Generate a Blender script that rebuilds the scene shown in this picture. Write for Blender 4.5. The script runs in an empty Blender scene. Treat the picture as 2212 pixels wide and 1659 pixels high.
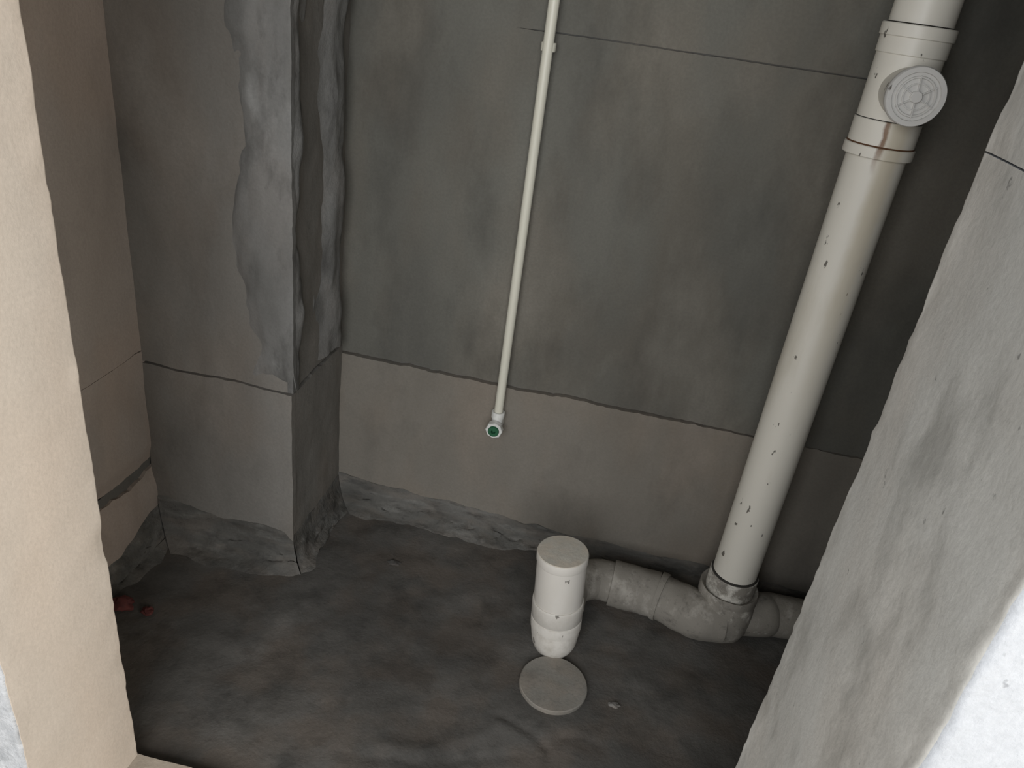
import bpy, bmesh, math, random
from mathutils import Vector, Matrix, noise

random.seed(7)
S = bpy.context.scene
COL = S.collection

# ------------------------------------------------------------------ camera
IMG_W, FOC = 2212.0, 1661.0
CAM_H = 1.45
R = ((0.97334067, 0.19909518, -0.11388172),
     (0.19239622, -0.43841221, 0.87793988),
     (0.12486647, -0.876445, -0.4650296))
cd = bpy.data.cameras.new('camera')
cd.sensor_width = 36.0
cd.lens = FOC / IMG_W * 36.0
cd.clip_start = 0.02
cam = bpy.data.objects.new('camera', cd)
COL.objects.link(cam)
cam.matrix_world = Matrix((
    (R[0][0], -R[0][1], -R[0][2], 0.0),
    (R[1][0], -R[1][1], -R[1][2], 0.0),
    (R[2][0], -R[2][1], -R[2][2], CAM_H),
    (0, 0, 0, 1)))
S.camera = cam

# ------------------------------------------------------------------ light
world = bpy.data.worlds.new('world')
S.world = world
world.use_nodes = True
bg = world.node_tree.nodes['Background']
bg.inputs['Color'].default_value = (0.93, 0.97, 1.0, 1)
bg.inputs['Strength'].default_value = 0.18

def area(name, loc, target, sx, sy, power, col):
    l = bpy.data.lights.new(name, 'AREA')
    l.shape = 'RECTANGLE'; l.size = sx; l.size_y = sy
    l.energy = power; l.color = col
    o = bpy.data.objects.new(name, l)
    COL.objects.link(o)
    o.location = loc
    d = Vector(target) - Vector(loc)
    o.rotation_euler = d.to_track_quat('-Z', 'Y').to_euler()
    return o
area('window_daylight', (-0.05, -1.7, 1.75), (-0.1, 1.3, 0.55), 2.2, 1.6, 82, (0.97, 0.98, 1.0))
area('added_side_fill', (2.7, -0.8, 1.45), (-0.8, 0.9, 0.8), 1.5, 1.6, 72, (1.0, 0.95, 0.88))  # added warm fill lamp that brightens the left jamb and left wall, no known window
area('added_left_fill', (-2.6, -1.3, 1.4), (0.3, 0.8, 0.8), 1.2, 1.4, 18, (0.97, 0.98, 1.0))  # added weak fill from the left for the right reveal, no known window

v = S.view_settings
v.view_transform = 'Standard'; v.look = 'None'; v.gamma = 1.0
v.exposure = 0.0
v.use_curve_mapping = False

# ------------------------------------------------------------------ materials
def new_mat(name):
    m = bpy.data.materials.new(name); m.use_nodes = True
    nt = m.node_tree
    b = nt.nodes['Principled BSDF']
    return m, nt, b

def N(nt, kind, **kw):
    n = nt.nodes.new(kind)
    for k, val in kw.items():
        if k in n.inputs: n.inputs[k].default_value = val
        else: setattr(n, k, val)
    return n

def coords(nt, scale=(1, 1, 1)):
    tc = N(nt, 'ShaderNodeTexCoord')
    mp = N(nt, 'ShaderNodeMapping')
    mp.inputs['Scale'].default_value = scale
    nt.links.new(tc.outputs['Object'], mp.inputs['Vector'])
    return mp.outputs['Vector']

def noise_fac(nt, scale, detail=4, rough=0.6, stretch=(1, 1, 1), lo=0.35, hi=0.65):
    n = N(nt, 'ShaderNodeTexNoise')
    n.inputs['Scale'].default_value = scale
    n.inputs['Detail'].default_value = detail
    n.inputs['Roughness'].default_value = rough
    nt.links.new(coords(nt, stretch), n.inputs['Vector'])
    mr = N(nt, 'ShaderNodeMapRange')
    mr.inputs['From Min'].default_value = lo
    mr.inputs['From Max'].default_value = hi
    nt.links.new(n.outputs['Fac'], mr.inputs['Value'])
    return mr.outputs['Result']

def mix(nt, fac, a, b, mode='MIX'):
    m = N(nt, 'ShaderNodeMix', data_type='RGBA', blend_type=mode)
    for sock, val in ((m.inputs['Factor'], fac), (m.inputs[6], a), (m.inputs[7], b)):
        if isinstance(val, (int, float)): sock.default_value = val
        elif isinstance(val, (tuple, list)): sock.default_value = (*val[:3], 1)
        else: nt.links.new(val, sock)
    return m.outputs[2]

def mul(nt, a, b, op='MULTIPLY'):
    m = N(nt, 'ShaderNodeMath', operation=op)
    for s, val in ((m.inputs[0], a), (m.inputs[1], b)):
        if isinstance(val, (int, float)): s.default_value = val
        else: nt.links.new(val, s)
    return m.outputs[0]

def bump(nt, bsdf, facs, strength=0.4, dist=0.004):
    cur = None
    for fac, s, d in facs:
        bn = N(nt, 'ShaderNodeBump')
        bn.inputs['Strength'].default_value = s
        bn.inputs['Distance'].default_value = d
        nt.links.new(fac, bn.inputs['Height'])
        if cur is not None: nt.links.new(cur, bn.inputs['Normal'])
        cur = bn.outputs['Normal']
    nt.links.new(cur, bsdf.inputs['Normal'])

def concrete(name, dark, light, big=2.2, streak=(1, 1, .45), stain=(.05, .048, .045), stain_amt=.35,
             pale=None, pale_amt=.4, bumps=(.25, .35), rough=.9, specks=.0, st=(.52, .72), tint=.4):
    m, nt, b = new_mat(name)
    c = mix(nt, noise_fac(nt, big, 5, .55, streak), dark, light)
    c = mix(nt, mul(nt, noise_fac(nt, big * 2.7, 6, .65, streak, st[0], st[1]), stain_amt), c, stain)
    if pale:
        c = mix(nt, mul(nt, noise_fac(nt, big * 1.6 + 1.3, 5, .6, streak, .55, .75), pale_amt), c, pale)
    if tint: c = mix(nt, mul(nt, noise_fac(nt, big * 1.9 + .7, 3, .5, streak, .44, .6), tint), c, (1.12, .99, .90), 'MULTIPLY')
    c = mix(nt, mul(nt, noise_fac(nt, 160, 3, .6), .16), c, tuple(x * .55 for x in dark))
    if specks:
        c = mix(nt, mul(nt, noise_fac(nt, 70, 3, .6, (1, 1, .7), .70, .76), specks), c, tuple(x * .4 for x in dark))
    nt.links.new(c, b.inputs['Base Color'])
    b.inputs['Roughness'].default_value = rough
    b.inputs['Specular IOR Level'].default_value = .25
    bump(nt, b, [(noise_fac(nt, 14, 5, .6, (1, 1, .6), 0, 1), bumps[0], .012),
                 (noise_fac(nt, 110, 4, .65, (1, 1, 1), 0, 1), bumps[1], .0025)])
    return m

M = {}
M['wall'] = concrete('grey_cement_render', (.098, .095, .083), (.165, .160, .138), stain=(.045, .043, .038), pale=(.24, .238, .212), stain_amt=.4)
M['band'] = concrete('warm_cement_render', (.175, .16, .135), (.235, .215, .183), pale=(.28, .26, .23), stain_amt=.3)
M['left'] = concrete('brownish_cement_render', (.37, .318, .274), (.46, .403, .355), stain_amt=.3, stain=(.19, .17, .145), pale=(.45, .40, .37))
M['column'] = concrete('column_cement', (.16, .148, .13), (.25, .238, .215), stain_amt=.3, pale=(.3, .3, .28))
M['strip'] = concrete('corner_mortar', (.155, .152, .142), (.255, .252, .24), big=5, stain_amt=.6, tint=.2, pale=(.37, .37, .355), pale_amt=.7, bumps=(.5, .4))
M['fillet'] = concrete('fillet_mortar', (.095, .092, .083), (.165, .159, .145), big=9, streak=(.6, 1, 2.2), stain_amt=.8, pale=(.25, .245, .225), pale_amt=.6, bumps=(.8, .7))
M['floor'] = concrete('floor_cement', (.082, .078, .071), (.132, .125, .114), big=3.4, streak=(1, 1, 1), stain=(.035, .035, .032), stain_amt=.5, st=(.5, .68), tint=.7, pale=(.18, .168, .152), bumps=(.3, .5), rough=.75)
M['core'] = concrete('wall_core', (.13, .13, .12), (.18, .175, .16))
M['jamb_warm'] = concrete('beige_plaster', (.66, .585, .50), (.73, .65, .56), big=1.6, stain=(.55, .48, .41), stain_amt=.25, pale=(.76, .69, .60), bumps=(.08, .15), tint=.2)
M['jamb_grey'] = concrete('pale_grey_plaster', (.47, .465, .435), (.57, .565, .53), big=2.4, stain=(.30, .295, .27), stain_amt=.75, pale=(.64, .64, .6), bumps=(.16, .18), specks=.8, st=(.50, .64), tint=.2)
M['white'] = concrete('white_putty', (.40, .415, .435), (.50, .515, .535), big=5, stain=(.3, .31, .325), stain_amt=.5, pale=(.6, .61, .63), bumps=(.35, .6), specks=.5, tint=0)
M['white_rough'] = concrete('rough_white_putty', (.36, .37, .38), (.58, .59, .60), big=14, streak=(1, 1, 1), stain=(.3, .31, .32), stain_amt=.5, pale=(.72, .73, .74), pale_amt=.8, bumps=(1.0, 1.0), tint=0)
M['sill'] = concrete('beige_cement', (.40, .345, .28), (.47, .41, .335))
M['hall'] = concrete('hall_floor', (.42, .39, .35), (.5, .47, .42))
M['lid'] = concrete('cement_lid', (.21, .2, .175), (.27, .255, .225), big=9, streak=(1, 1, 1), stain_amt=.3, pale=(.31, .29, .26))
M['crumb'] = concrete('pale_mortar', (.17, .163, .15), (.24, .23, .21), big=30, streak=(1, 1, 1))
M['dark_crumb'] = concrete('dark_mortar', (.07, .068, .062), (.11, .105, .1), big=30, streak=(1, 1, 1))
M['brick'] = concrete('red_brick', (.10, .032, .03), (.15, .05, .045), big=40, streak=(1, 1, 1), stain_amt=.3)

def pvc(name, base=(.66, .635, .57), dirt=0.0, dirt_z=None, rust=None, specks=.9, smear=.35, rough=.42):
    m, nt, b = new_mat(name)
    c = mix(nt, noise_fac(nt, 3, 3, .5, (1, 1, .3)), tuple(x * .92 for x in base), base)
    c = mix(nt, mul(nt, noise_fac(nt, 9, 5, .6, (1, 1, .25), .54, .72), smear), c, (.42, .37, .27))
    c = mix(nt, mul(nt, noise_fac(nt, 46, 3, .55, (1, 1, .5), .685, .71), specks), c, (.09, .08, .065))
    tc = N(nt, 'ShaderNodeTexCoord'); sp = N(nt, 'ShaderNodeSeparateXYZ')
    nt.links.new(tc.outputs['Object'], sp.inputs[0])
    if dirt:
        d = noise_fac(nt, 22, 6, .7, (1, 1, 1), .5 - .25 * dirt, .62 - .2 * dirt)
        c = mix(nt, d, c, (.24, .222, .19))
        c = mix(nt, mul(nt, noise_fac(nt, 13, 5, .7, (1, 1, .6), .54, .66), .75), c, (.40, .375, .33))
        c = mix(nt, mul(nt, noise_fac(nt, 45, 5, .7, (1, 1, 1), .55, .7), .7), c, (.11, .1, .085))
    if dirt_z:
        mr = N(nt, 'ShaderNodeMapRange')
        mr.inputs['From Min'].default_value = dirt_z[1]; mr.inputs['From Max'].default_value = dirt_z[0]
        nt.links.new(sp.outputs['Z'], mr.inputs['Value'])
        c = mix(nt, mul(nt, mul(nt, mr.outputs[0], noise_fac(nt, 34, 5, .7, (1, 1, 1), .42, .72)), .55), c, (.30, .265, .21))
    for x0, hw, z0, z1, rc, ra in (rust or ()):
        wob = mul(nt, noise_fac(nt, 30, 3, .5, (1, 1, 1), 0, 1), .012)
        dx = mul(nt, mul(nt, mul(nt, sp.outputs['X'], wob, 'ADD'), x0 + .006, 'SUBTRACT'), 0, 'ADD')
        ab = N(nt, 'ShaderNodeMath', operation='ABSOLUTE'); nt.links.new(dx, ab.inputs[0])
        f = N(nt, 'ShaderNodeMapRange'); f.inputs['From Min'].default_value = hw; f.inputs['From Max'].default_value = hw * .35
        nt.links.new(ab.outputs[0], f.inputs['Value'])
        fz = N(nt, 'ShaderNodeMapRange'); fz.inputs['From Min'].default_value = z0; fz.inputs['From Max'].default_value = z1
        nt.links.new(sp.outputs['Z'], fz.inputs['Value'])
        c = mix(nt, mul(nt, mul(nt, f.outputs[0], fz.outputs[0]), ra), c, rc)
    nt.links.new(c, b.inputs['Base Color'])
    b.inputs['Roughness'].default_value = rough
    if dirt:
        bump(nt, b, [(noise_fac(nt, 50, 5, .7, (1, 1, 1), 0, 1), .5, .004)])
        b.inputs['Roughness'].default_value = .85
    return m

M['pvc'] = pvc('cream_pvc', base=(.72, .69, .61))
M['pvc_rust'] = pvc('cream_pvc_with_rust_drip', base=(.72, .69, .61), rust=((.412, .0065, 1.205, 1.262, (.17, .075, .022), .95), (.436, .026, .62, 1.15, (.50, .43, .30), .55)))
M['pvc_base'] = pvc('cement_smeared_pvc', dirt=.9)
M['pvc_mid'] = pvc('dusty_pvc', dirt=.35)
M['pvc_dirty'] = pvc('cement_coated_pvc', dirt=1.35)
M['pvc_stub'] = pvc('white_pvc_stub', base=(.66, .63, .575), dirt_z=(.02, .2), smear=.15, specks=.8)
M['pvc_cap'] = pvc('pale_pvc_cap', base=(.62, .61, .58), smear=.15)
M['ppr'] = pvc('cream_water_pipe', base=(.72, .70, .59), specks=.0, smear=.12, rough=.4)
M['cap_lid'] = concrete('dusty_cap', (.50, .475, .41), (.58, .55, .48), big=14, streak=(1, 1, 1), stain=(.42, .39, .32), stain_amt=.4, bumps=(.1, .3))

def plain(name, col, rough=.6):
    m, nt, b = new_mat(name)
    c = mix(nt, noise_fac(nt, 60, 4, .6), col, tuple(x * .8 for x in col))
    nt.links.new(c, b.inputs['Base Color']); b.inputs['Roughness'].default_value = rough
    return m
M['white_plastic'] = plain('white_plastic', (.74, .74, .70), .4)
M['green'] = plain('green_plastic', (.022, .115, .055), .4)
M['gasket'] = plain('black_gap_grime', (.03, .027, .022), .8)
M['rust'] = plain('rust_grime', (.13, .06, .025), .8)

# ------------------------------------------------------------------ helpers
def tag(o, label=None, cat=None, group=None, kind=None):
    if label: o['label'] = label
    if cat: o['category'] = cat
    if group: o['group'] = group
    if kind: o['kind'] = kind
    return o

def link(name, me, mat, parent=None):
    for m in (mat if isinstance(mat, (list, tuple)) else [mat]): me.materials.append(m)
    o = bpy.data.objects.new(name, me)
    COL.objects.link(o)
    if parent:
        o.parent = parent
        o.matrix_parent_inverse = Matrix.Translation(-Vector(parent.location))
    return o

def from_bm(name, bm, mat, parent=None, smooth=None):
    bmesh.ops.recalc_face_normals(bm, faces=bm.faces)
    me = bpy.data.meshes.new(name); bm.to_mesh(me); bm.free()
    if smooth is not None:
        me.polygons.foreach_set('use_smooth', [True] * len(me.polygons))
        me.set_sharp_from_angle(angle=math.radians(smooth))
    return link(name, me, mat, parent)

def empty(name, loc):
    o = bpy.data.objects.new(name, None); COL.objects.link(o)
    o.location = loc; o.empty_display_size = .1
    return o

def box(name, x0, x1, y0, y1, z0, z1, mat, parent=None, bevel=0):
    bm = bmesh.new()
    bmesh.ops.create_cube(bm, size=1)
    for vt in bm.verts:
        vt.co = Vector(((x0 + x1) / 2 + vt.co.x * (x1 - x0), (y0 + y1) / 2 + vt.co.y * (y1 - y0), (z0 + z1) / 2 + vt.co.z * (z1 - z0)))
    if bevel: bmesh.ops.bevel(bm, geom=bm.edges[:], offset=bevel, segments=2, affect='EDGES')
    return from_bm(name, bm, mat, parent)

def nz(p, s=1.0, o=4):
    return noise.fractal(Vector(p) * s, 1.0, 2.0, o, noise_basis='PERLIN_ORIGINAL')

def slab(name, O, U, V, Nn, w, h, step, thick, edges, disp, mat, parent=None, fade=None):
    """plaster slab: front is a displaced grid, the border wanders; edges = amplitude (left,right,bottom,top)"""
    O, U, V, Nn = map(Vector, (O, U, V, Nn))
    nu = max(2, int(w / step)); nv = max(2, int(h / step))
    verts, faces = [], []
    for j in range(nv + 1):
        for i in range(nu + 1):
            u, vv = w * i / nu, h * j / nv
            p = O + U * u + V * vv
            su = sv = 0
            for hit, a, k in ((i == 0, edges[0], 0), (i == nu, edges[1], 0), (j == 0, edges[2], 1), (j == nv, edges[3], 1)):
                if hit and a:
                    n = nz(p + Vector((3.1, 1.7, 9.2)), 9, 5) * a + nz(p, 45, 3) * a * .5
                    if k == 0: su += n
                    else: sv += n * (fade(p) if fade else 1) - (0 if not fade else .0065 * (1 - fade(p)))
            verts.append(p + U * su + V * sv + Nn * disp(u, vv, p))
    for j in range(nv):
        for i in range(nu):
            a = j * (nu + 1) + i
            faces.append((a, a + 1, a + nu + 2, a + nu + 1))
    nf = len(faces)
    ring = [i for i in range(nu + 1)] + [j * (nu + 1) + nu for j in range(1, nv + 1)] \
        + [nv * (nu + 1) + i for i in range(nu - 1, -1, -1)] + [j * (nu + 1) for j in range(nv - 1, 0, -1)]
    b0 = len(verts)
    for r in ring: verts.append(verts[r].copy())
    b1 = len(verts)
    for r in ring:
        q = verts[r]
        d = (q - O).dot(Nn)
        verts.append(q - Nn * (d + thick))
    L = len(ring)
    for k in range(L):
        k2 = (k + 1) % L
        faces.append((b0 + k2, b0 + k, b1 + k, b1 + k2))
    faces.append(tuple(b1 + k for k in range(L)))
    me = bpy.data.meshes.new(name)
    me.from_pydata([tuple(q) for q in verts], [], faces)
    bm = bmesh.new(); bm.from_mesh(me)
    bm.normal_update()
    bm.faces.ensure_lookup_table()
    avg = sum((f.normal for f in bm.faces[:nf]), Vector())
    if avg.dot(Nn) < 0: bmesh.ops.reverse_faces(bm, faces=bm.faces)
    bm.to_mesh(me); bm.free()
    me.polygons.foreach_set('use_smooth', [i < nf for i in range(len(me.polygons))])
    return link(name, me, mat, parent)

def frame(axis):
    z = Vector(axis).normalized()
    x = z.cross(Vector((0, 0, 1)))
    if x.length < 1e-3: x = Vector((1, 0, 0))
    x.normalize()
    return x, z.cross(x), z

def lathe(name, origin, axis, prof, mat, parent=None, seg=48, closed=False, wob=0, smooth=40, sq=None):
    """prof: list of (r, t) along the axis; ends at r=0 close"""
    x, y, z = frame(axis); O = Vector(origin)
    bm = bmesh.new(); rings = []
    for r, t in prof:
        if r < 1e-6:
            rings.append([bm.verts.new(O + z * t)])
        else:
            ring = []
            for k in range(seg):
                a = 2 * math.pi * k / seg
                d = x * math.cos(a) + y * math.sin(a)
                p = O + z * t + d * r
                if wob: p += d * nz(p, 25, 3) * wob
                ring.append(bm.verts.new(p))
            rings.append(ring)
    def bridge(A, B):
        if len(A) == 1 and len(B) == 1: return
        if len(A) == 1:
            for k in range(seg): bm.faces.new((A[0], B[(k + 1) % seg], B[k]))
        elif len(B) == 1:
            for k in range(seg): bm.faces.new((A[k], A[(k + 1) % seg], B[0]))
        else:
            for k in range(seg): bm.faces.new((A[k], A[(k + 1) % seg], B[(k + 1) % seg], B[k]))
    for a, b in zip(rings, rings[1:]): bridge(a, b)
    if closed: bridge(rings[-1], rings[0])
    return from_bm(name, bm, mat, parent, smooth)

def sweep(name, pts, rad, mat, parent=None, seg=40, sub=6, wob=0, caps=True, smooth=50):
    """tube along a Catmull-Rom path; rad is a number or one per point"""
    P = [Vector(p) for p in pts]
    if not isinstance(rad, (list, tuple)): rad = [rad] * len(P)
    Q, RR = [], []
    for i in range(len(P) - 1):
        p0 = P[i - 1] if i else P[i] * 2 - P[i + 1]
        p3 = P[i + 2] if i + 2 < len(P) else P[i + 1] * 2 - P[i]
        for s in range(sub):
            t = s / sub
            Q.append(.5 * ((2 * P[i]) + (P[i + 1] - p0) * t + (2 * p0 - 5 * P[i] + 4 * P[i + 1] - p3) * t * t + (3 * P[i] - p0 - 3 * P[i + 1] + p3) * t ** 3))
            RR.append(rad[i] * (1 - t) + rad[i + 1] * t)
    Q.append(P[-1]); RR.append(rad[-1])
    bm = bmesh.new(); rings = []
    tan = (Q[1] - Q[0]).normalized()
    x, y, _ = frame(tan)
    for i, q in enumerate(Q):
        t = ((Q[i + 1] if i + 1 < len(Q) else q) - (Q[i - 1] if i else q)).normalized()
        x = (x - t * x.dot(t)).normalized(); y = t.cross(x)
        ring = []
        for k in range(seg):
            a = 2 * math.pi * k / seg
            d = x * math.cos(a) + y * math.sin(a)
            p = q + d * RR[i]
            if wob: p += d * nz(p, 22, 4) * wob
            ring.append(bm.verts.new(p))
        rings.append(ring)
    for A, B in zip(rings, rings[1:]):
        for k in range(seg): bm.faces.new((A[k], A[(k + 1) % seg], B[(k + 1) % seg], B[k]))
    if caps:
        bm.faces.new(rings[0]); bm.faces.new(rings[-1])
    return from_bm(name, bm, mat, parent, smooth)

def lump(name, loc, size, mat, seed=0, parent=None, sub=3):
    bm = bmesh.new()
    bmesh.ops.create_icosphere(bm, subdivisions=sub, radius=1)
    for vt in bm.verts:
        d = vt.co.normalized()
        k = 1 + .45 * nz(d + Vector((seed * 3.3, seed, 0)), 1.3, 3)
        p = Vector((d.x * size[0], d.y * size[1], d.z * size[2])) * k
        p.z = max(p.z, -size[2] * .4)
        vt.co = p
    bmesh.ops.recalc_face_normals(bm, faces=bm.faces)
    zmin = min(vt.co.z for vt in bm.verts)
    for vt in bm.verts: vt.co.z -= zmin
    o = from_bm(name, bm, mat, parent, 35)
    o.location = loc
    return o

# ------------------------------------------------------------------ the room
XL, XR, YB, YF, ZC = -1.10, 0.70, 1.80, 0.862, 2.65     # bathroom inside faces
CX, CY = -0.715, 1.495                                  # free corner of the column
DL, DR = -0.738, 0.3238                                   # door opening
Z_BAND, Z_TOP = 0.488, 1.356
SILL = 0.028

def smoothstep(a, b, x):
    t = max(0, min(1, (x - a) / (b - a))); return t * t * (3 - 2 * t)

# floor ---------------------------------------------------------------
def wrinkle(x, y, pts, width, amp):
    best = 9
    for (ax, ay), (bx, by) in zip(pts, pts[1:]):
        dx, dy = bx - ax, by - ay
        t = max(0, min(1, ((x - ax) * dx + (y - ay) * dy) / (dx * dx + dy * dy)))
        best = min(best, math.hypot(x - ax - t * dx, y - ay - t * dy))
    return amp * math.exp(-(best / width) ** 2)

FOLDS = [([(-.08, 1.175), (-.03, 1.165), (.01, 1.15), (.045, 1.12), (.05, 1.06)], .006, -.008),
         ([(.045, 1.125), (.07, 1.165), (.11, 1.175), (.15, 1.165)], .006, -.007),
         ([(-.07, 1.16), (-.01, 1.135), (.03, 1.105)], .009, .006),
         ([(-.30, 1.03), (-.20, 1.05), (-.12, 1.10), (-.07, 1.15)], .012, .006),
         ([(-.32, 1.00), (-.20, 1.015), (-.10, 1.06), (-.02, 1.09)], .010, -.005),
         ([(-.36, .97), (-.2, .975), (-.08, 1.01)], .012, .005),
         ([(.03, 1.14), (.045, 1.19)], .012, .005)]
def floor_h(u, v_, p):
    d = nz(p, 3.2, 3) * .006 + nz(p + Vector((5, 0, 0)), 14, 4) * .0025
    for pts, w_, a_ in FOLDS: d += wrinkle(p.x, p.y, pts, w_ * 1.1, a_ * .5)
    d *= 1 - math.exp(-((p.x - .02) ** 2 + (p.y - 1.30) ** 2) / .012) * .8
    return d
floor = slab('floor', (XL - .05, YF - .02, 0), (1, 0, 0), (0, 1, 0), (0, 0, 1), XR - XL + .1, YB - YF + .07, .009, .08, (0, 0, 0, 0), floor_h, M['floor'])
tag(floor, 'dark grey uneven cement floor of the bare bathroom', 'floor', kind='structure')

# back wall -----------------------------------------------------------
back = box('wall_back', XL - .12, XR + .12, YB + .012, YB + .14, 0, ZC, M['core'])
tag(back, 'grey cement back wall behind the thin water pipe', 'wall', kind='structure')
def rough(a1, s1, a2, s2):
    return lambda u, v_, p: nz(p, s1, 3) * a1 + nz(p + Vector((2, 7, 4)), s2, 4) * a2
X0B = CX - .01
slab('plaster_band', (X0B, YB, 0), (1, 0, 0), (0, 0, 1), (0, -1, 0), XR - X0B, Z_BAND, .012, .012, (0, 0, 0, .006),
     lambda u, v_, p: .003 + nz(p, 4, 3) * .003 + nz(p, 20, 3) * .0012 + .003 * smoothstep(.43, .485, v_), M['band'], back)
slab('plaster_band', (X0B, YB, Z_BAND + .005), (1, 0, 0), (0, 0, 1), (0, -1, 0), XR - X0B, Z_TOP - Z_BAND - .007, .014, .012, (0, 0, .004, .0015),
     rough(.005, 3, .0015, 18), M['wall'], back, fade=lambda p: .35 + .65 * smoothstep(.46, .36, p.x) if p.z < 1 else 1)
slab('plaster_band', (X0B, YB, Z_TOP + .001), (1, 0, 0), (0, 0, 1), (0, -1, 0), XR - X0B, ZC - Z_TOP - .001, .03, .012, (0, 0, .0015, 0),
     rough(.004, 3, .001, 12), M['wall'], back, fade=lambda p: smoothstep(-.42, -.24, p.x) * smoothstep(.5, .4, p.x))

# left wall -----------------------------------------------------------
left = box('wall_left', XL - .14, XL - .012, YF - .02, YB + .012, 0, ZC, M['core'])
tag(left, 'brownish cement left wall beside the column', 'wall', kind='structure')
LW = CY + .01 - YF
slab('plaster_band', (XL, YF, 0), (0, 1, 0), (0, 0, 1), (1, 0, 0), LW, .205, .012, .012, (0, 0, 0, .012),
     lambda u, v_, p: .008 + nz(p, 6, 3) * .006 - .01 * smoothstep(.13, .205, v_), M['left'], left)
slab('plaster_band', (XL, YF, .232), (0, 1, 0), (0, 0, 1), (1, 0, 0), LW, .311, .012, .012, (0, 0, .01, .003),
     lambda u, v_, p: nz(p, 6, 3) * .004 - .009 * (1 - smoothstep(.0, .05, v_)), M['left'], left)
slab('plaster_band', (XL, YF, .546), (0, 1, 0), (0, 0, 1), (1, 0, 0), LW, ZC - .546, .02, .012, (0, 0, .003, 0), rough(.005, 3, .0015, 16), M['left'], left)

# column in the corner -------------------------------------------------
Z_COL = .514
column = box('column', XL - .01, CX - .012, CY + .012, YB + .01, 0, ZC, M['core'])
tag(column, 'square cement column filling the back left corner', 'column', kind='structure')
slab('plaster_face', (XL - .005, CY, 0), (1, 0, 0), (0, 0, 1), (0, -1, 0), CX - XL + .010, Z_COL - .002, .012, .012, (0, .0015, 0, .005),
     lambda u, v_, p: .004 + nz(p, 5, 3) * .004 + .004 * smoothstep(.36, .385, u), M['column'], column)
slab('plaster_face', (XL - .005, CY, Z_COL + .003), (1, 0, 0), (0, 0, 1), (0, -1, 0), CX - XL + .003, ZC - Z_COL - .003, .016, .012, (0, 0, .004, 0), rough(.006, 3, .0015, 15), M['column'], column)
slab('plaster_face', (CX, CY + .002, 0), (0, 1, 0), (0, 0, 1), (1, 0, 0), YB - CY, Z_COL - .004, .012, .012, (0, 0, 0, .006),
     lambda u, v_, p: .003 + nz(p, 6, 3) * .004, M['column'], column)
slab('plaster_face', (CX, CY + .002, Z_COL + .004), (0, 1, 0), (0, 0, 1), (1, 0, 0), YB - CY, ZC - Z_COL - .004, .014, .012, (0, 0, .004, 0), rough(.005, 4, .002, 18), M['column'], column)
# lumpy mortar corner strips, feathered into the faces
slab('mortar_strip', (CX - .135, CY, Z_COL + .008), (1, 0, 0), (0, 0, 1), (0, -1, 0), .147, ZC - Z_COL - .02, .008, .004, (0, .002, .006, 0),
     lambda u, v_, p: -.008 + .020 * smoothstep(0, .075, u + nz((p.x, 0, p.z * .6), 9, 3) * .03) * smoothstep(-.02, .06, v_) + nz((p.x * 1.2, p.y, p.z * .45), 13, 4) * .010 * smoothstep(.135, .07, u), M['strip'], column)
slab('mortar_strip', (CX, CY - .010, Z_COL + .008), (0, 1, 0), (0, 0, 1), (1, 0, 0), .085, ZC - Z_COL - .02, .008, .004, (.002, 0, .008, 0),
     lambda u, v_, p: -.006 + .016 * smoothstep(.085, .03, u) + nz((p.x, p.y * 1.5, p.z * .5), 12, 4) * .016 * smoothstep(0, .04, u), M['strip'], column)
slab('mortar_strip', (CX, CY + .130, Z_COL + .02), (0, 1, 0), (0, 0, 1), (1, 0, 0), .165, ZC - Z_COL - .03, .010, .004, (0, 0, .008, 0),
     lambda u, v_, p: -.007 + .024 * smoothstep(0, .07, u) * smoothstep(.165, .11, u) + nz((p.x, p.y, p.z * .5), 12, 4) * .011, M['strip'], column)

# right wall, ceiling --------------------------------------------------
right = box('wall_right', XR, XR + .14, YF - .02, YB + .012, 0, ZC, M['wall'])
tag(right, 'grey cement right wall hidden behind the door pier', 'wall', kind='structure')
ceil = box('ceiling', XL - .14, XR + .14, YF - .36, YB + .14, ZC, ZC + .12, M['wall'])
tag(ceil, 'bare concrete ceiling slab', 'ceiling', kind='structure')

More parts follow.
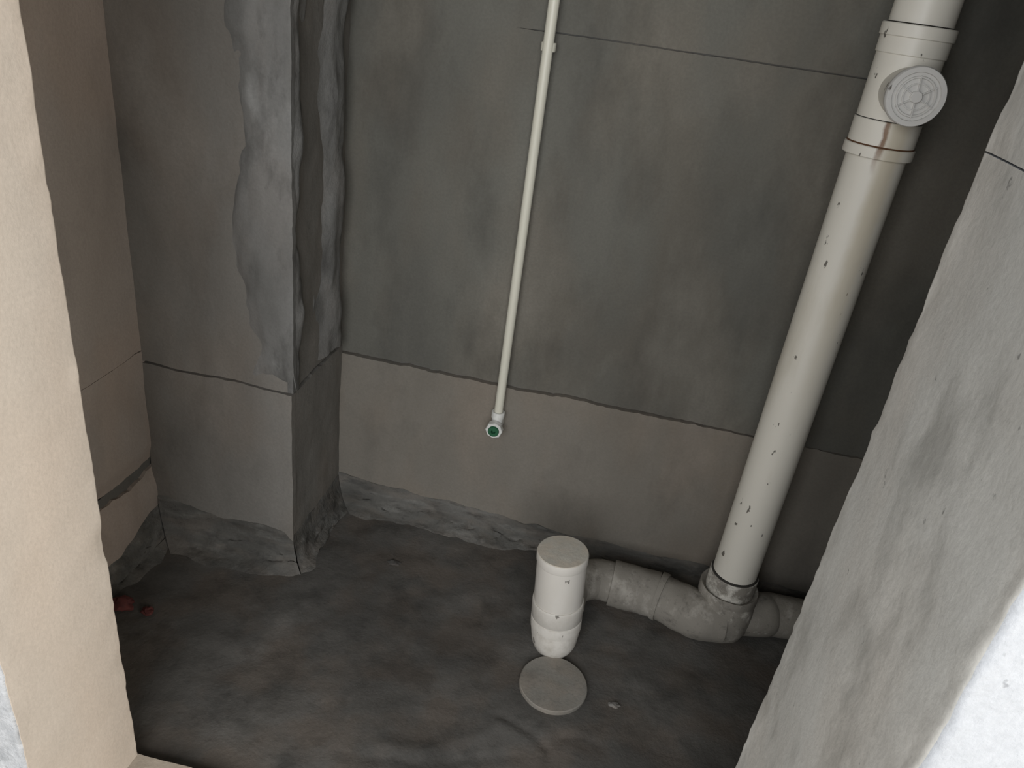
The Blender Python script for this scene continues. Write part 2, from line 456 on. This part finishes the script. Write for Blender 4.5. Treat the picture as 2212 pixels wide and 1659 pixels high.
# mortar fillets along the foot of the walls ----------------------------
def fillet(name, a, b, inward, ma, mb, h0, h1, d0, d1, parent, seed, ra=0, rb=0):
    """rough cove of mortar: a->b along the wall foot; ma/mb are mitre shifts along the wall at the toe"""
    a, b, inward = Vector(a), Vector(b), Vector(inward)
    L = (b - a).length; t = (b - a).normalized()
    n = max(4, int(L / .008)); k = 16
    prof = [(0, 1.0), (.05, .97), (.10, .86), (.15, .70), (.21, .57), (.28, .48), (.36, .40), (.45, .32), (.54, .245), (.63, .18), (.72, .125), (.82, .08), (.91, .045), (1.02, .018), (1.15, -.02), (1.3, -.12)]
    verts, faces = [], []
    for i in range(n + 1):
        s = i / n
        hh = h0 + (h1 - h0) * s; dd = (d0 + (d1 - d0) * s) * (1 - ra * math.exp(-(L * s / .03) ** 2) - rb * math.exp(-(L * (1 - s) / .03) ** 2))
        for j, (pd, ph) in enumerate(prof):
            sh = (ma * (1 - s) + mb * s) * pd * dd
            q = a + t * (L * s + sh) + inward * (pd * dd)
            g = Vector((q.x + seed, q.y, pd * .3))
            wv = math.sin(math.pi * min(1, pd * 1.1))
            lift = nz(g, 9, 4) * .020 * (ph * .7 + .3 * wv) + nz((g.x, g.y, pd * .9), 26, 4) * .009 * wv
            q += inward * (nz(g + Vector((9, 2, 1)), 7, 4) * .022 * pd * min(1, L * s / .06, L * (1 - s) / .06))
            verts.append((q.x, q.y, max(-.01, hh * ph + lift * (1 if pd < .95 else .35) - (.006 if j == 15 else 0))))
        faces_k = len(prof)
        q = a + t * (L * s) - inward * .008
        verts.append((q.x, q.y, -.01))
    m = len(prof) + 1
    for i in range(n):
        for j in range(m - 2):
            faces.append((i * m + j, (i + 1) * m + j, (i + 1) * m + j + 1, i * m + j + 1))
        faces.append((i * m + m - 1, (i + 1) * m + m - 1, (i + 1) * m, i * m))
    me = bpy.data.meshes.new(name); me.from_pydata(verts, [], faces)
    bm = bmesh.new(); bm.from_mesh(me)
    return from_bm(name, bm, M['fillet'], parent, 60)
fillet('mortar_fillet', (XR, YB - .002, 0), (CX, YB - .002, 0), (0, -1, 0), 0, -1, .035, .085, .05, .06, floor, 0)
fillet('mortar_fillet', (CX + .002, YB, 0), (CX + .002, CY, 0), (1, 0, 0), 1, 1, .08, .09, .05, .06, floor, 4, rb=.35)
fillet('mortar_fillet', (CX, CY - .002, 0), (XL, CY - .002, 0), (0, -1, 0), -1, -1, .09, .115, .06, .075, floor, 8, ra=.35)
fillet('mortar_fillet', (XL + .002, CY, 0), (XL + .002, YF, 0), (1, 0, 0), 1, 0, .09, .07, .06, .04, floor, 12)

# front wall: two piers and a lintel ------------------------------------
def pier(name, prof, mats, z0, z1, matlist, parent, amp=.0018, step=.012, rnd={}, chips=(), chip_at=None):
    """prof: closed list of (x,y); mats: material index for the side that starts at each point; rough vertical arrises"""
    pts, mi = [], []
    n = len(prof)
    for i in range(n):
        p, q = Vector((*prof[i], 0)), Vector((*prof[(i + 1) % n], 0))
        L = (q - p).length
        k = max(1, int(L / .05)) if L < .5 else 12
        # finer near both ends; a rounded arris where rnd gives a radius
        r0, r1 = rnd.get(i, .003), rnd.get((i + 1) % n, .003)
        ds = [r0 * a for a in (1.0, 1.6, 2.4)] + [.016, .026] + [L * j / k for j in range(1, k)] + [L - .026, L - .016] + [L - r1 * a for a in (1.0, 1.6, 2.4)]
        for d in sorted(x for x in set(ds) if r0 <= x <= L - r1): pts.append(p.lerp(q, d / L)); mi.append(mats[i])
        if r1 > .005:
            nx = Vector((*prof[(i + 2) % n], 0))
            e0, e1 = q.lerp(p, r1 / L), q.lerp(nx, r1 / (nx - q).length)
            for t in (.2, .4, .6, .8):
                pts.append((1 - t) ** 2 * e0 + 2 * t * (1 - t) * q + t * t * e1); mi.append(mats[i] if t < .3 else mats[(i + 1) % n])
    m = len(pts); nzs = int((z1 - z0) / step)
    verts, faces, fm = [], [], []
    for j in range(nzs + 1):
        z = z0 + (z1 - z0) * j / nzs
        for i, p in enumerate(pts):
            q = Vector((p.x, p.y, z))
            d = Vector((nz(q, 12, 4) + nz(q, 55, 2) * .6, nz(q + Vector((7, 3, 1)), 12, 4) + nz(q + Vector((1, 9, 3)), 55, 2) * .6, 0)) * amp
            for zc, hz, dep in chips:
                dist = math.hypot(p.x - chip_at[0], p.y - chip_at[1])
                if dist < .022: d += Vector((-1, -.6, 0)) * dep * math.exp(-((z - zc) / hz) ** 4) * (1 - dist / .022)
            verts.append(tuple(q + d))
    for j in range(nzs):
        for i in range(m):
            i2 = (i + 1) % m
            faces.append((j * m + i, j * m + i2, (j + 1) * m + i2, (j + 1) * m + i)); fm.append(mi[i])
    faces.append(tuple(range(m))); fm.append(0)
    faces.append(tuple(nzs * m + i for i in range(m))); fm.append(0)
    me = bpy.data.meshes.new(name); me.from_pydata(verts, [], faces)
    me.polygons.foreach_set('material_index', fm)
    bm = bmesh.new(); bm.from_mesh(me)
    return from_bm(name, bm, matlist, parent, 60)

front = empty('wall_front', (-.2, .7, 0))
tag(front, 'plastered front wall with the door opening we look through', 'wall', kind='structure')
pier('pier', [(-2.0, .630), (DL, .630), (DL, YF), (-2.0, YF)], [0, 1, 2, 2], 0, ZC, [M['white_rough'], M['jamb_warm'], M['left']], front,
     chips=((.554, .035, .0035), (.70, .012, .0015), (.40, .015, .0015), (.293, .025, .0025), (1.15, .02, .0015)), chip_at=(DL, YF))
pier('pier', [(1.9, .491), (1.9, YF), (DR, YF), (DR, .491)], [2, 2, 1, 0], 0, 1.3553, [M['white'], M['jamb_grey'], M['wall']], front, amp=.0028, rnd={0: .004, 3: .010})
pier('pier', [(1.9, .491), (1.9, YF), (DR, YF), (DR, .491)], [2, 2, 1, 0], 1.3572, ZC, [M['white'], M['jamb_grey'], M['wall']], front, amp=.0028, rnd={0: .004, 3: .010})
box('lintel', DL - .01, DR + .01, .63, YF, 2.08, ZC, M['jamb_grey'], front, .004)

thr = slab('threshold', (DL - .01, .492, SILL), (1, 0, 0), (0, 1, 0), (0, 0, 1), DR - DL + .02, YF - .492, .012, SILL + .01, (0, 0, 0, .002), rough(.002, 8, .001, 30), M['sill'])
tag(thr, 'beige raised cement door sill at the foot of the left jamb', 'door sill', kind='structure')
hall = box('floor_hall', -2.0, 1.9, -2.4, .491, -.06, SILL - .002, M['hall'])
tag(hall, 'pale floor of the space in front of the doorway', 'floor', kind='structure')

# ------------------------------------------------------------------ soil stack
SX, SY = .4245, 1.62
st = empty('drain_stack', (SX, SY, 0))
tag(st, 'thick cream PVC drain stack with round access cap, standing by the back wall', 'drain pipe')
A = (0, 0, 1)
def ring_tube(name, z0, z1, r, mat, parent, x=SX, y=SY, bev=.0015, wall=.0035, wob=0):
    return lathe(name, (x, y, 0), A, [(r - wall, z0), (r - bev, z0), (r, z0 + bev), (r, z1 - bev), (r - bev, z1), (r - wall, z1)], mat, parent, 56, closed=True, wob=wob)
ring_tube('pipe', .10, 1.262, .055, M['pvc_rust'], st)
ring_tube('pipe', 1.44, ZC + .0, .055, M['pvc'], st)
lower = ring_tube('coupling', 1.236, 1.3025, .0605, M['pvc_rust'], st, wall=.006)
ring_tube('collar', 1.236, 1.2565, .0640, M['pvc_rust'], lower, wall=.004)
ring_tube('joint_grime', 1.2562, 1.2592, .0622, M['rust'], lower, wall=.004)
tee = ring_tube('tee_body', 1.300, 1.418, .0585, M['pvc'], st, wall=.004)
ring_tube('joint_grime', 1.3015, 1.3040, .0598, M['gasket'], tee, wall=.003)
upper = ring_tube('coupling', 1.4135, 1.463, .0610, M['pvc'], st, wall=.006)
ring_tube('collar', 1.442, 1.4635, .0638, M['pvc'], upper, wall=.004)
ring_tube('joint_grime', 1.4625, 1.4655, .0572, M['gasket'], upper, wall=.004)
# access neck and screw cap, facing the door
CZ, CYF = 1.355, 1.512
F = (0, -1, 0)
lathe('access_neck', (SX, SY, CZ), F, [(.0435, .02), (.0435, .100), (.0462, .102), (.0462, .110), (.041, .110), (.041, .02)], M['pvc'], st, 56, closed=True)
cap = lathe('access_cap', (SX, SY, CZ), F, [(0, .106), (.0480, .106), (.0492, .108), (.0492, .119), (.0475, .122), (.0395, .1215), (.0385, .118), (.0335, .1175), (.0325, .1205), (.0300, .1205), (.0290, .1175), (0, .1175)], M['pvc_cap'], st, 64, wob=.0004)
lathe('hub', (SX, SY, CZ), F, [(0, .116), (.0105, .116), (.0105, .1225), (.0090, .124), (0, .124)], M['pvc_cap'], cap, 8, smooth=20)
lathe('rim_ring', (SX, SY, CZ), F, [(.0205, .1165), (.0205, .1200), (.0225, .1200), (.0225, .1165)], M['pvc_cap'], cap, 48, closed=True)
for k in range(6):
    a = math.radians(60 * k + 26)
    bm = bmesh.new(); bmesh.ops.create_cube(bm, size=1)
    mt = Matrix.Translation((SX, SY - .1190, CZ)) @ Matrix.Rotation(a, 4, 'Y') @ Matrix.Translation((.0215, 0, 0)) @ Matrix.Diagonal((.0255, .0064, .0016, 1))
    bmesh.ops.transform(bm, matrix=mt, verts=bm.verts)
    from_bm('rib', bm, M['pvc_cap'], cap)
# foot: socket, flange, bend
ring_tube('joint_grime', .1900, .1955, .0592, M['gasket'], st, wall=.006)
sock = ring_tube('socket', .125, .1905, .0612, M['pvc_mid'], st, wall=.008, wob=.0008)
lathe('flange', (SX, SY, 0), A, [(.058, .105), (.0715, .105), (.0745, .112), (.0745, .140), (.0715, .146), (.066, .142), (.060, .136)], M['pvc_base'], st, 56, closed=True, wob=.003)
lathe('foot_bend', (SX, SY - .01, 0), A, [(.060, .128), (.0705, .118), (.0735, .095), (.0750, .070), (.0735, .042), (.066, .018), (.052, .003), (0, -.002)], M['pvc_base'], st, 56, wob=.004)
sweep('side_branch', [(SX + .03, SY, .062), (SX + .10, SY + .012, .062), (.56, 1.645, .060), (XR + .01, 1.655, .058)], [.060, .057, .055, .055], M['pvc_dirty'], st, wob=.0025)

sweep('branch_bend', [(.2545, 1.619, .058), (.285, 1.609, .058), (.325, 1.592, .059), (.365, 1.580, .060), (.42, 1.587, .062)], [.0585, .0600, .0615, .0625, .062], M['pvc_dirty'], st, sub=8, wob=.003)
sweep('branch_collar', [(.2520, 1.6195, .058), (.2600, 1.6175, .058), (.268, 1.615, .058)], .0640, M['pvc_dirty'], st, wob=.002)
# ------------------------------------------------------------------ toilet drain stub and its run along the wall
BX, BY = .006, 1.423          # foot of the stub
td = empty('toilet_drain_pipe', (BX, BY, 0))
tag(td, 'short upright white drain stub with flat cap, joined to a cement coated pipe', 'drain pipe')
TOP = Vector((-.0105, 1.425, .290))
FOOT = Vector((BX, BY, .075))
ax = (TOP - FOOT).normalized()
Ls = (TOP - FOOT).length
def along(name, prof, mat, parent, **kw): return lathe(name, FOOT, ax, prof, mat, parent, 56, **kw)
along('pipe', [(.052, .02), (.0592, .02), (.0592, Ls - .012), (.052, Ls - .012)], M['pvc_stub'], td, closed=True)
capo = along('end_cap', [(.0560, Ls - .024), (.0605, Ls - .024), (.0612, Ls - .022), (.0612, Ls - .004), (.0602, Ls - .001), (.0575, Ls)], M['pvc_stub'], td)
along('cap_plate', [(.0596, Ls - .003), (.0598, Ls - .0005), (.0585, Ls + .0008), (0, Ls + .0008)], M['cap_lid'], capo, wob=.0006)
along('socket', [(.0580, .075), (.0610, .0755), (.0622, .073), (.0625, .068), (.0625, .0285), (.0618, .0275), (.0600, .0268), (.0600, .0240), (.0620, .0232), (.0626, .022), (.0626, -.004), (.056, -.004)], M['pvc_stub'], td, closed=True)
sweep('elbow', [FOOT + ax * .018, FOOT - ax * .010, (BX + .004, BY - .006, .034), (BX + .009, BY + .030, .022), (BX + .012, BY + .10, .050)],
      [.0622, .0620, .0560, .044, .050], M['pvc_stub'], td, sub=12)
sweep('pipe', [(BX + .012, BY + .09, .054), (BX + .02, BY + .15, .056), (BX + .06, 1.618, .056), (.105, 1.632, .056), (.165, 1.628, .056)], [.052, .052, .0535, .0535, .0535], M['pvc_dirty'], td, sub=8, wob=.0025)
sweep('sleeve', [(.130, 1.6300, .057), (.19, 1.627, .057), (.2515, 1.620, .057)], .0612, M['pvc_dirty'], td, wob=.003)

# ------------------------------------------------------------------ thin water supply pipe
WX, WY = -.2555, 1.772
wp = empty('water_supply_pipe', (WX, YB, .38))
tag(wp, 'thin cream water pipe running down the back wall to a green plugged elbow', 'water pipe')
lathe('pipe', (WX, WY, 0), A, [(0, .415), (.0118, .415), (.0118, ZC - .001), (0, ZC - .001)], M['ppr'], wp, 32)
clip = lathe('pipe_clip', (WX, WY + .008, 0), A, [(.010, 1.318), (.0158, 1.318), (.0165, 1.320), (.0165, 1.334), (.0158, 1.336), (.010, 1.336)], M['ppr'], wp, 32, closed=True)
box('clip_foot', WX - .010, WX + .010, WY + .012, YB + .004, 1.318, 1.336, M['ppr'], clip)
elb = lathe('elbow_socket', (WX, WY, 0), A, [(0, .402), (.0165, .402), (.0178, .404), (.0178, .420), (.0165, .422), (.0128, .422)], M['white_plastic'], wp, 32)
sweep('elbow', [(WX, WY, .404), (WX, WY, .392), (WX - .001, WY - .003, .383), (WX - .001, WY - .012, .380), (WX - .001, WY - .022, .380)], [.0150, .0150, .0150, .0155, .016], M['white_plastic'], wp, 28)
outlet = lathe('threaded_outlet', (WX - .001, WY, .380), F, [(0, .016), (.0215, .016), (.0232, .018), (.0232, .034), (.0215, .036), (.0152, .036), (.0150, .026), (0, .026)], M['white_plastic'], wp, 8, smooth=20)
lathe('green_plug', (WX - .001, WY, .380), F, [(0, .024), (.0150, .024), (.0150, .040), (.0138, .0415), (.0062, .0415), (.0055, .031), (0, .031)], M['green'], outlet, 32)
lathe('backplate', (WX - .001, WY, .380), F, [(.012, -.030), (.0165, -.030), (.0165, .018), (.012, .018)], M['white_plastic'], wp, 24, closed=True)

# ------------------------------------------------------------------ flat round cover on the floor
dc = lathe('drain_cover', (.029, 1.292, 0), A, [(0, -.002), (.0790, -.002), (.0805, .002), (.0805, .0105), (.0785, .0125), (0, .0128)], M['lid'], None, 64, wob=.0008)
tag(dc, 'flat round grey cover disc lying on the floor before the white stub', 'drain cover')

# ------------------------------------------------------------------ loose bits
tag(lump('brick_fragment', (-1.018, 1.212, .002), (.026, .022, .020), M['brick'], 3), 'larger dark red brick fragment half hidden by the left door jamb', 'brick fragment')
tag(lump('brick_fragment', (-.953, 1.212, .0), (.013, .011, .011), M['brick'], 5), 'smaller red brick fragment lying alone on the floor', 'brick fragment')
tag(lump('mortar_crumb', (.135, 1.545, -.003), (.036, .017, .004), M['lid'], 2), 'flat pale mortar smear below the cement coated pipe', 'mortar')
tag(lump('mortar_crumb', (.175, 1.283, -.002), (.014, .008, .005), M['crumb'], 7), 'small pale mortar crumb right of the round floor cover', 'mortar')
tag(lump('mortar_crumb', (-.458, 1.572, -.002), (.020, .011, .006), M['dark_crumb'], 8), 'dark mortar crumb on the floor near the back wall', 'mortar')
